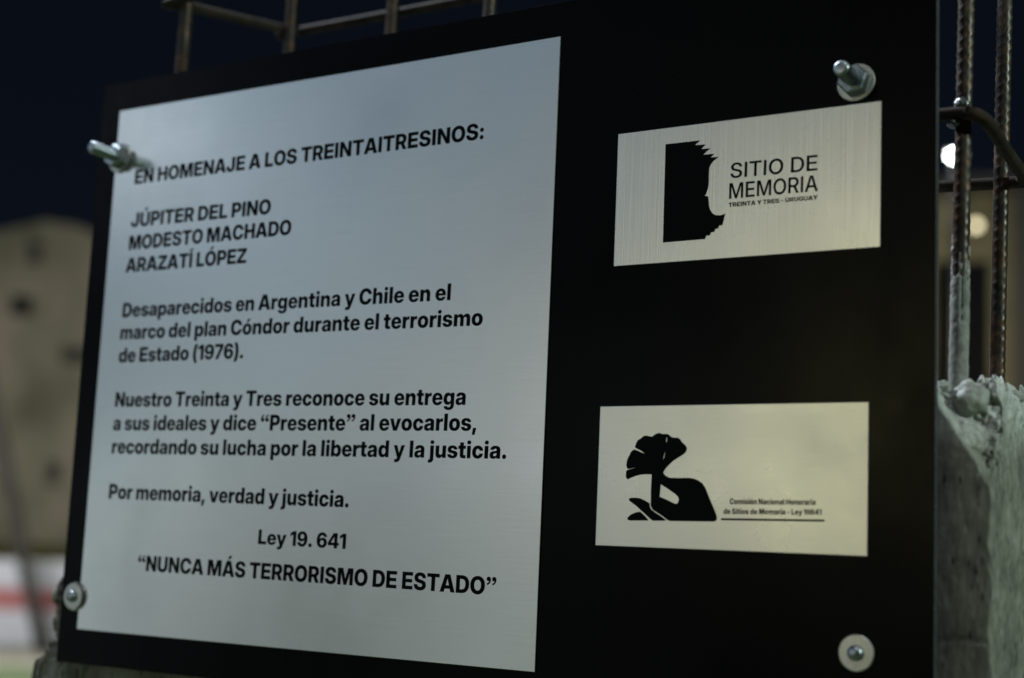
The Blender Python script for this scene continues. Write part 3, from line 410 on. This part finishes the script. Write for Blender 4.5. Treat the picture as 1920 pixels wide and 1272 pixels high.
bm.verts.ensure_lookup_table(); k = len(prof)
bm.faces.new(bm.verts[:k]); bm.faces.new(bm.verts[k:])
for i in range(k): bm.faces.new((bm.verts[i], bm.verts[(i+1) % k], bm.verts[k+(i+1) % k], bm.verts[k+i]))
from_bm('wall', bm, CREAM, lb)
box_obj('plinth', (-640*px, 420*px, -0.12, 0.0, 0, zb(1020, D)), OLIVE, lb)
def window(cx, cy, w, h, parent, D, cu, glass):
    q = span(D)
    f = box_obj('window', ((cx-cu-w/2)*q, (cx-cu+w/2)*q, -0.05, 0.02, zb(cy+h/2, D), zb(cy-h/2, D)), GREY, parent)
    box_obj('pane', ((cx-cu-w/2)*q+0.05, (cx-cu+w/2)*q-0.05, -0.06, -0.045, zb(cy+h/2, D)+0.05, zb(cy-h/2, D)-0.05), glass, f)
for a in ((18, 462, 26, 44, GREYED), (2, 568, 44, 40, DIM), (112, 655, 60, 32, GREYED), (86, 884, 26, 44, GREYED), (250, 655, 60, 40, DARK), (-150, 655, 60, 40, DARK)):
    window(*a[:4], lb, D, 60, a[4])

# leaning pole in front of the white wall
POLE = mat('dark_wood', (0.1, 0.09, 0.07), 0.8); k_ = tex(POLE, 6, 4); ramp(POLE, k_, [(0.35, (0.022, 0.02, 0.016)), (0.7, (0.045, 0.04, 0.033))])
a_, b_ = at(-40, 610, 16.0), at(79, 1222, 16.0)
V, F = sweep([a_.lerp(b_, i/12) for i in range(13)], lambda i, a: 0.045 + 0.003*i + 0.012*math.sin(3*a+i))
V = [v - Vector((b_.x, b_.y, 0)) for v in V]
t = empty('leaning_post', (b_.x, b_.y, 0), 'dark wooden post leaning left, in front of the cream house', 'post')
mesh('shaft', V, F, POLE, t, True)

# house behind the right edge: lit wall, dark eave, dark doorway
D = 19.0; px = span(D); U0 = 1830
o_, h_ = local_frame(U0, D)
rb = empty('beige_house', o_, 'dim beige house with a dark flat eave and a dark doorway, behind the steel bars', 'house', rot=(0, 0, h_))
BEIGE = mat('beige_render', (0.40, 0.36, 0.24), 0.85); k_ = tex(BEIGE, 1.1, 4); ramp(BEIGE, k_, [(0.3, (0.22, 0.20, 0.14)), (0.7, (0.44, 0.40, 0.28))])
def X(u): return (u-U0)*px
bm = bmesh.new()
box(bm, X(1560), X(1752), 0, 3, 0, zb(340, D, U0)); box(bm, X(1752), X(1856), 0, 3, zb(472, D, U0), zb(340, D, U0)); box(bm, X(1856), X(2160), 0, 3, 0, zb(340, D, U0))
from_bm('wall', bm, BEIGE, rb)
box_obj('eave', (X(1540), X(2180), -0.5, 3.1, zb(340, D, U0)+0.002, zb(322, D, U0)), GREY, rb)
box_obj('doorway', (X(1752), X(1856), 0.12, 0.2, 0, zb(472, D, U0)), DARK, rb)
box_obj('lintel_panel', (X(1764), X(1800), -0.03, 0.0, zb(402, D, U0), zb(356, D, U0)), CREAM, rb)
bm = bmesh.new(); box(bm, X(1896), X(1960), -0.25, 0.0, 0, zb(345, D, U0)); from_bm('column', bm, GREY, rb)

def glow_mat(name, colour, strength):
    M = bpy.data.materials.new(name); M.use_nodes = True
    nn, ll = M.node_tree.nodes, M.node_tree.links
    nn.remove(nn['Principled BSDF'])
    e = nn.new('ShaderNodeEmission'); e.inputs[0].default_value = (*colour, 1); e.inputs[1].default_value = strength
    ll.new(e.outputs[0], nn['Material Output'].inputs[0])
    return M
# wall lamp beside the doorway
p = at(1830, 424, 18.6)
wlamp = empty('wall_lamp', p, 'dim warm round lamp on the beige house, right of the rough front bar', 'lamp', rot=(0, 0, h_))
V, F = lathe([(0.0, 0.0), (0.03, 0.003), (0.05, 0.015), (0.055, 0.03), (0.035, 0.055), (0.0, 0.062)], 20)
mesh('globe', V, F, glow_mat('warm_globe', (1.0, 0.90, 0.56), 3.0), wlamp, True)
box_obj('bracket', (-0.05, 0.05, 0.0, 0.35, -0.04, 0.04), GREY, wlamp)
# bright street lamp
p = at(1791, 300, 17.0)
sl = empty('street_lamp', (p.x, p.y, 0), 'bright white street lamp shining between the sign and the front bar', 'street lamp', rot=(0, 0, h_))
V, F = lathe([(0.0, 0.0), (0.06, 0.0), (0.05, 0.018), (0.03, 0.04), (0.0, 0.05)], 20)
g = mesh('lens', [(x, z, p.z + y + 0.06) for x, y, z in V], F, glow_mat('white_lens', (0.93, 1.0, 0.95), 45), sl, True)
box_obj('housing', (-0.10, 0.10, -0.10, 0.12, p.z+0.062, p.z+0.10), GREY, sl)
V, F = sweep([Vector((0.0, 0.25, z)) for z in (0.0, p.z*0.5, p.z+0.08)], 0.035)
mesh('pole', V, F, GREY, sl, True)
V, F = sweep([Vector((0.0, 0.28, p.z+0.09)), Vector((0.0, 0.1, p.z+0.10))], 0.03)
mesh('arm', V, F, GREY, sl, True)
# the light of lamps standing around those houses
lamp('house_front_light', 'POINT', at(150, 760, 23.5), (0, 0, 0), 400, (1.0, 0.94, 0.80), 0.4)
lamp('wall_light', 'POINT', at(-60, 900, 13.5), (0, 0, 0), 330, (0.95, 0.96, 1.0), 0.4)
lamp('doorway_light', 'POINT', at(1900, 620, 16.5), (0, 0, 0), 60, (1.0, 0.85, 0.45), 0.3)

# ------------------------------------------------------------------ broken concrete pier
def nz3(p, f, s=0): return noise.noise((p[0]*f + s, p[1]*f + s*1.7, p[2]*f - s))
FRONT, BACK = 0.020, 0.235
def left_edge(z, y0=0.0):
    y = SZ - z
    e = -0.040 - 0.016*max(0, min(1, (y-0.425)/0.015)) - 0.022*max(0, min(1, (y-0.498)/0.014)) - 0.02*max(0, min(1, (y-0.53)/0.05))
    return e + 0.008*noise.noise((y0*50, 3, z*62)) - 0.007*abs(noise.noise((y0*120+5, 3, z*150))) + 0.004*noise.noise((y0*300, 9, z*330)) + 0.002
def top_at(x, y):
    return wz(0.274) + 0.008*noise.noise((x*45, y*45, 1)) + 0.012*abs(noise.noise((x*100, y*100, 4))) + 0.009*abs(noise.noise((x*230, y*230, 2))) + 0.0012*noise.noise((x*600, y*600, 2)) - 0.004
def shape(s, t, h):
    """s across 0..1, t through 0..1, h up 0..1 -> point of the pier"""
    x1 = 0.8000
    y = FRONT + (BACK-FRONT)*t
    x = None
    zt = top_at(-0.04 + 0.84*s, y)
    z = h*zt if h < 0.6 else 0.6*zt + (h-0.6)/0.4*(zt - 0.6*zt)
    le = left_edge(z, y)
    x = le + (x1-le)*s
    yy = SZ - z
    p = Vector((x, y, z))
    # broken front right corner: everything above the line from (.767,.288) to (.797,.335) leans back
    d = ((yy - 0.288) - (x - 0.767)*1.55)
    if x > 0.70 and d < 0:
        k = min(1.0, -d/0.05)
        wob = 1 + 0.35*nz3(p, 60, 9)
        fr = 0.0085*abs(nz3(p, 60, 3)) + 0.0060*abs(nz3(p, 150, 5)) + 0.0026*nz3(p, 380, 8)
        p.y += (1-t)**2*(0.024*k*wob + fr*min(1, k*5))
    # ragged arris and chipped edge
    n1 = nz3(p, 30, 2)*0.0014 + nz3(p, 90, 5)*0.0009
    n2 = nz3(p, 220, 7)*0.0007
    edge = min(t, 1-t)*5
    p.y += (n1 + n2)*(0.35 if t < 0.5 else -0.8)
    if s > 0.99:
        p.x += n1*1.6 + n2 - (0.004*max(0, nz3(p, 38, 11)) if t < 0.02 else 0)
        if t < 0.02: p.x += 0.0012*nz3(p, 75, 1)
    # formwork joint
    if t < 1e-6:
        q = abs(z - wz(0.4365) - 0.002*noise.noise((x*40, 0, 0)))
        if q < 0.003: p.y += 0.0016*(1-q/0.003)*(0.6 + 0.8*noise.noise((x*60, 1, 0)))
    if s < 0.10 and t < 0.3:
        cr = abs(nz3(p, 110, 4))*0.006 + abs(nz3(p, 260, 6))*0.003 + 0.0012*nz3(p, 500, 2)
        p.y += cr*max(0, 1 - s/0.10)*(1 - t/0.3)
    return p
NS = [0.08*i/50 for i in range(50)] + [0.08 + 0.81*i/40 for i in range(40)] + [0.89 + 0.11*i/120 for i in range(121)]
NT = [0.5*i/90 for i in range(90)] + [0.5 + 0.5*i/30 for i in range(31)]
NH = [0, 0.3, 0.6, 0.7, 0.8, 0.83] + [0.83 + 0.17*i/240 for i in range(1, 241)]
V, F, idx = [], [], {}
def vid(i, j, k):
    if (i, j, k) not in idx:
        idx[(i, j, k)] = len(V); V.append(shape(NS[i], NT[j], NH[k]))
    return idx[(i, j, k)]
a, b_, c = len(NS)-1, len(NT)-1, len(NH)-1
for i in range(a):
    for k in range(c):
        F.append((vid(i,0,k), vid(i+1,0,k), vid(i+1,0,k+1), vid(i,0,k+1)))
        F.append((vid(i,b_,k), vid(i,b_,k+1), vid(i+1,b_,k+1), vid(i+1,b_,k)))
    for j in range(b_):
        F.append((vid(i,j,c), vid(i+1,j,c), vid(i+1,j+1,c), vid(i,j+1,c)))
for j in range(b_):
    for k in range(c):
        F.append((vid(a,j,k), vid(a,j+1,k), vid(a,j+1,k+1), vid(a,j,k+1)))
        F.append((vid(0,j,k), vid(0,j,k+1), vid(0,j+1,k+1), vid(0,j+1,k)))
pier = empty('concrete_pier', (0.38, 0.12, 0), 'rough grey concrete pier with a broken top, behind and below the black sign', 'concrete pier')
V = [v - Vector((0.38, 0.12, 0)) for v in V]
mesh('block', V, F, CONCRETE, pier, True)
def pebble(cx, cy, cz, r, sq, seed):
    bm = bmesh.new(); bmesh.ops.create_icosphere(bm, subdivisions=4, radius=1)
    for v in bm.verts:
        q = v.co.copy(); k = 1 + 0.22*noise.noise(q*1.2 + Vector((seed, 0, 0))) + 0.12*noise.noise(q*2.7 + Vector((0, seed, 0))) + 0.03*noise.noise(q*9 + Vector((seed, 0, 0)))
        v.co = Vector((q.x*r*sq[0], q.y*r*sq[1], q.z*r*sq[2]))*k + Vector((cx-0.38, cy-0.12, cz))
    from_bm('exposed_stone', bm, STONE, pier, True)
pebble(0.7815, 0.037, wz(0.2815), 0.0118, (1, 0.9, 1.05), 1)
pebble(0.7905, 0.054, wz(0.2715), 0.0052, (1.2, 1, 0.8), 2)
pebble(0.7655, 0.032, wz(0.2745), 0.0060, (0.9, 1, 0.9), 3)
pebble(0.7940, 0.095, wz(0.2740), 0.0075, (1.1, 1.3, 0.7), 4)
pebble(-0.058, 0.026, wz(0.536), 0.013, (1.5, 0.6, 0.8), 6)
pebble(-0.018, 0.026, wz(0.530), 0.008, (1.3, 0.7, 0.7), 7)
pebble(-0.057, 0.022, wz(0.452), 0.0040, (0.7, 1, 1.7), 8)

# ------------------------------------------------------------------ reinforcing cage standing out of the pier
cage = empty('rebar_cage', (0.38, 0.12, 1.40), 'rusty reinforcing bars and bent stirrups standing out of the concrete pier', 'reinforcing cage')
CO = Vector((0.38, 0.12, 1.40))
def rebar(x, y, z0, z1, lean=(0, 0), phase=0.0, seg=20):
    n = int((z1-z0)/0.0011)
    pts = [Vector((x + lean[0]*(i/n), y + lean[1]*(i/n), z0 + (z1-z0)*i/n)) - CO for i in range(n+1)]
    def r(i, a):
        z = (z1-z0)*i/n
        side = math.sin(2*a)                     # rib height fades at the two long ribs
        ph = (z/0.0078 + phase + (0.55*math.cos(a) if math.sin(a) > 0 else -0.55*math.cos(a)))
        rib = max(0.0, math.cos(2*math.pi*ph))**2 * min(1, abs(math.sin(a))*1.5)
        long = max(0.0, abs(math.cos(a)) - 0.965)/0.035
        return 0.00545 + 0.00060*rib*(0.7+0.6*noise.noise((x*90, a, z*60))) + 0.0006*long
    V, F = sweep(pts, r, seg)
    return mesh('vertical_bar', V, F, RUST, cage, True)
rebar(0.7695, 0.050, 1.40, 2.02, (0.0125, 0.0), 0.2)
rebar(0.7690, 0.150, 1.40, 2.04, (0.0140, 0.0), 0.6)
rebar(0.024, 0.050, 1.40, 2.02, (0.000, 0.0), 0.1)
rebar(0.070, 0.150, 1.40, 2.02, (0.0, 0.0), 0.4)
rebar(0.1985, 0.150, 1.40, 2.02, (0.0, 0.0), 0.75)
rebar(0.3110, 0.150, 1.40, 2.02, (0.0, 0.0), 0.3)
rebar(0.400, 0.050, 1.40, 1.70, (0.0, 0.0), 0.3)
rebar(0.560, 0.150, 1.40, 1.70, (0.0, 0.0), 0.5)
# cement slurry dried on the front right bar
zc0, zc1 = wz(0.275), wz(0.165)
n = 120
pts = [Vector((0.7702 + 0.0022*i/n, 0.0497, zc0 + (zc1-zc0)*i/n)) - CO for i in range(n+1)]
def crust_r(i, a):
    p = (math.cos(a)*0.006, math.sin(a)*0.006, pts[i].z)
    f = i/n
    w = 0.0063 + 0.0005*noise.noise((p[0]*200, p[1]*200, p[2]*140)) + 0.0004*noise.noise((p[0]*500, p[1]*500, p[2]*420))
    cut = f - (0.74 + 0.45*noise.noise((p[0]*330+3, p[1]*330, p[2]*22+8)) + 0.18*noise.noise((p[0]*700, p[1]*700, p[2]*160)))
    return w if cut < 0 else max(0.0045, w - cut*0.06)
V, F = sweep(pts, crust_r, 28)
mesh('cement_crust', V, F, CEMENT_COAT, cage, True)
def smooth_path(P, k=10):
    out = []
    for i in range(len(P)-1):
        p0, p1, p2, p3 = P[max(i-1, 0)], P[i], P[i+1], P[min(i+2, len(P)-1)]
        for j in range(k):
            t = j/k
            out.append(0.5*((2*p1) + (p2-p0)*t + (2*p0-5*p1+4*p2-p3)*t*t + (3*p1-p0-3*p2+p3)*t**3))
    out.append(P[-1])
    return out
def stirrup(z, xa, xb, ya, yb, dip=0.0, skew=0.0, r=0.0046):
    P = [Vector(q) - CO for q in ((xa, ya+0.01, z), (xa+0.010, ya, z), (0.3, ya-0.001, z+0.001), (0.6, ya, z+0.001), (xb-0.03, ya, z), (xb-0.012, ya, z-dip*0.05), (xb-0.003, ya+0.004, z-dip*0.2), (xb, ya+0.018, z-dip*0.4),
         (xb, ya+0.06, z-dip*0.75), (xb-0.001, yb-0.012, z-dip), (xb-0.006, yb, z-dip), (xb-0.03, yb+0.001, z-dip), (0.45, yb+0.002, z-dip*0.4), (xa+skew+0.012, yb, z), (xa+skew, yb-0.012, z), (xa, ya+0.01, z))]
    V, F = sweep(smooth_path(P, 8), r, 14)
    return mesh('stirrup', V, F, STIRRUP, cage, True)
stirrup(wz(0.0855), 0.014, 0.7905, 0.0405, 0.1605, 0.020)
stirrup(wz(-0.1195), 0.0155, 0.7905, 0.0405, 0.1605, 0.0, 0.046)
def weld(x, y, z, r, seed):
    bm = bmesh.new(); bmesh.ops.create_icosphere(bm, subdivisions=3, radius=1)
    for v in bm.verts:
        q = v.co.copy(); v.co = q*r*(1 + 0.3*noise.noise(q*2 + Vector((seed, 0, 0)))) + Vector((x, y, z)) - CO
    from_bm('weld_bead', bm, ZINC_DULL, cage, True)
ZINC_DULL = mat('weld_metal', (0.16, 0.17, 0.17), 0.35, 0.8)
weld(0.7745, 0.0425, wz(0.0795), 0.0052, 1); weld(0.7690, 0.0425, wz(0.0915), 0.0042, 2)
weld(0.070, 0.1555, wz(-0.1195), 0.0055, 3)

# ------------------------------------------------------------------ the sign
PL, PR, PT, PB = -0.0248, 0.7698, -0.0280, 0.5087
sign = empty('memorial_sign', (0.37, 0.003, wz(PB)), 'black board with three brushed steel plates of black Spanish writing, bolted to the concrete pier', 'memorial sign')
SO = (0.37, PB)                                  # sign origin in sign coordinates
def sb(x0, x1, y0, y1): return (x0-SO[0], x1-SO[0], SO[1]-y1, SO[1]-y0)
x0, x1, z0, z1 = sb(PL, PR, PT, PB)
bm = bmesh.new(); box(bm, x0, x1, -0.003, 0.0035, z0, z1)
bmesh.ops.bevel(bm, geom=list(bm.edges), offset=0.0005, segments=2, affect='EDGES', profile=0.6)
board = from_bm('board', bm, BLACK, sign)
board.data.materials.append(BLACK_EDGE)
for p in board.data.polygons:
    if abs(p.normal.y) < 0.9 and p.area > 1e-5: p.material_index = 1
def plate(x0, y0, x1, y1, mt, label):
    a_, b_, c_, d_ = sb(x0, x1, y0, y1)
    o = box_obj('steel_plate', (a_, b_, -0.0042, -0.00305, c_, d_), mt, sign, 0.0004)
    o['label'] = label
    return o
big = plate(0, 0, 0.4804, 0.4787, STEEL_WIDE, 'large square steel plate with the long dedication')
small_a = plate(0.5335, 0.0836, 0.7335, 0.1836, STEEL_TALL, 'upper small steel plate with the head profile emblem')
small_b = plate(0.5265, 0.2862, 0.7268, 0.3862, STEEL_FINE, 'lower small steel plate with the tree emblem')
YI = -0.0042 - 0.00016
for i, ln in enumerate(TEXT):
    par = big if i < 13 else small_a if i < 16 else small_b
    write(ln, par, SO, 'text_line', YI)
def sp(P): return [(x/1e5 - SO[0], SO[1] - y/1e5) for x, y in P]
filled('profile_emblem', [sp(PROFILE)], small_a, INK, YI)
filled('tree_emblem', [sp(TREE)] + [sp(h) for h in TREE_HOLES], small_b, INK, YI)
filled('root_mark', [sp(ROOT_A)], small_b, INK, YI)
filled('root_mark', [sp(ROOT_B)], small_b, INK, YI)
filled('rule_line', [[(0.6238-SO[0], SO[1]-0.36575), (0.6977-SO[0], SO[1]-0.36475), (0.6977-SO[0], SO[1]-0.36335), (0.6238-SO[0], SO[1]-0.36435)]], small_b, INK, YI)

# ------------------------------------------------------------------ bolts
def washer(t, r, h0, h1, hole=0.0055):
    V, F = lathe([(hole, h0), (r-0.0005, h0), (r, h0+0.0004), (r, h1-0.0004), (r-0.0005, h1), (hole, h1+0.0001)], 56)
    return mesh('washer', V, F, WASHER, t)
def hex_nut(t, h0, h1, af=0.0085, turn=0.3):
    bm = bmesh.new(); R = af/math.cos(math.pi/6)
    rings = []
    for h, k in ((h0, 0.96), (h0+0.0006, 1), (h1-0.0010, 1), (h1, 0.90)):
        rings.append([bm.verts.new((R*k*math.cos(turn+math.pi/3*i), -h, R*k*math.sin(turn+math.pi/3*i))) for i in range(6)])
    for a_, b_ in zip(rings, rings[1:]):
        for i in range(6): bm.faces.new((a_[i], a_[(i+1) % 6], b_[(i+1) % 6], b_[i]))
    bm.faces.new(rings[0]); bm.faces.new(rings[-1])
    return from_bm('nut', bm, ZINC, t)
def rod(t, h1, r=0.0047, thread=0.0003):
    prof = [(r*0.9, -0.03)]
    h = 0.0
    while h < h1 - 0.004:
        prof.append((r + thread*math.cos(2*math.pi*h/0.0015), h)); h += 0.000375
    prof += [(r, h1-0.003), (r*0.99, h1-0.0019), (r*0.92, h1-0.0009), (r*0.80, h1-0.0003), (r*0.55, h1-0.00005), (0.0002, h1)]
    V, F = lathe(prof, 32)
    return mesh('threaded_rod', V, F, ZINC, t, True)
def dome(t, r, h0, h1):
    prof = [(r, h0)] + [(r*math.cos(a), h0 + 0.002 + (h1-h0-0.002)*math.sin(a)) for a in [math.pi/2*i/10 for i in range(10)]] + [(0.0002, h1)]
    V, F = lathe(prof, 36)
    return mesh('bolt_head', V, F, ZINC, t, True)
def bolt(x, y, label, tilt=0.0):
    return empty('anchor_bolt', (x, 0, wz(y)), label, 'bolt', 'bolts fixing the black board', rot=(tilt, 0, 0))
t = bolt(0.7153, 0.0686, 'long zinc bolt with nut and washer above the upper small plate', math.radians(-3))
washer(t, 0.0134, 0.0, 0.0016); hex_nut(t, 0.0017, 0.0105, 0.0094, 0.22); rod(t, 0.031, 0.0055, 0.00010)
t = bolt(0.0065, 0.0465, 'long threaded zinc bolt at the top left corner of the large plate', math.radians(-3))
washer(t, 0.0140, 0.0012, 0.0030); hex_nut(t, 0.0035, 0.0125, 0.0096, 0.5); rod(t, 0.038, 0.0052, 0.00030)
t = bolt(0.7200, 0.4477, 'short round-headed bolt on a washer below the lower small plate')
washer(t, 0.0117, 0.0, 0.0018); dome(t, 0.0050, 0.0018, 0.0068)
t = bolt(-0.0050, 0.4500, 'short round-headed bolt on two washers at the bottom left of the large plate')
washer(t, 0.0128, 0.0008, 0.0020); washer(t, 0.0118, 0.0036, 0.0046); dome(t, 0.0050, 0.0046, 0.0090)
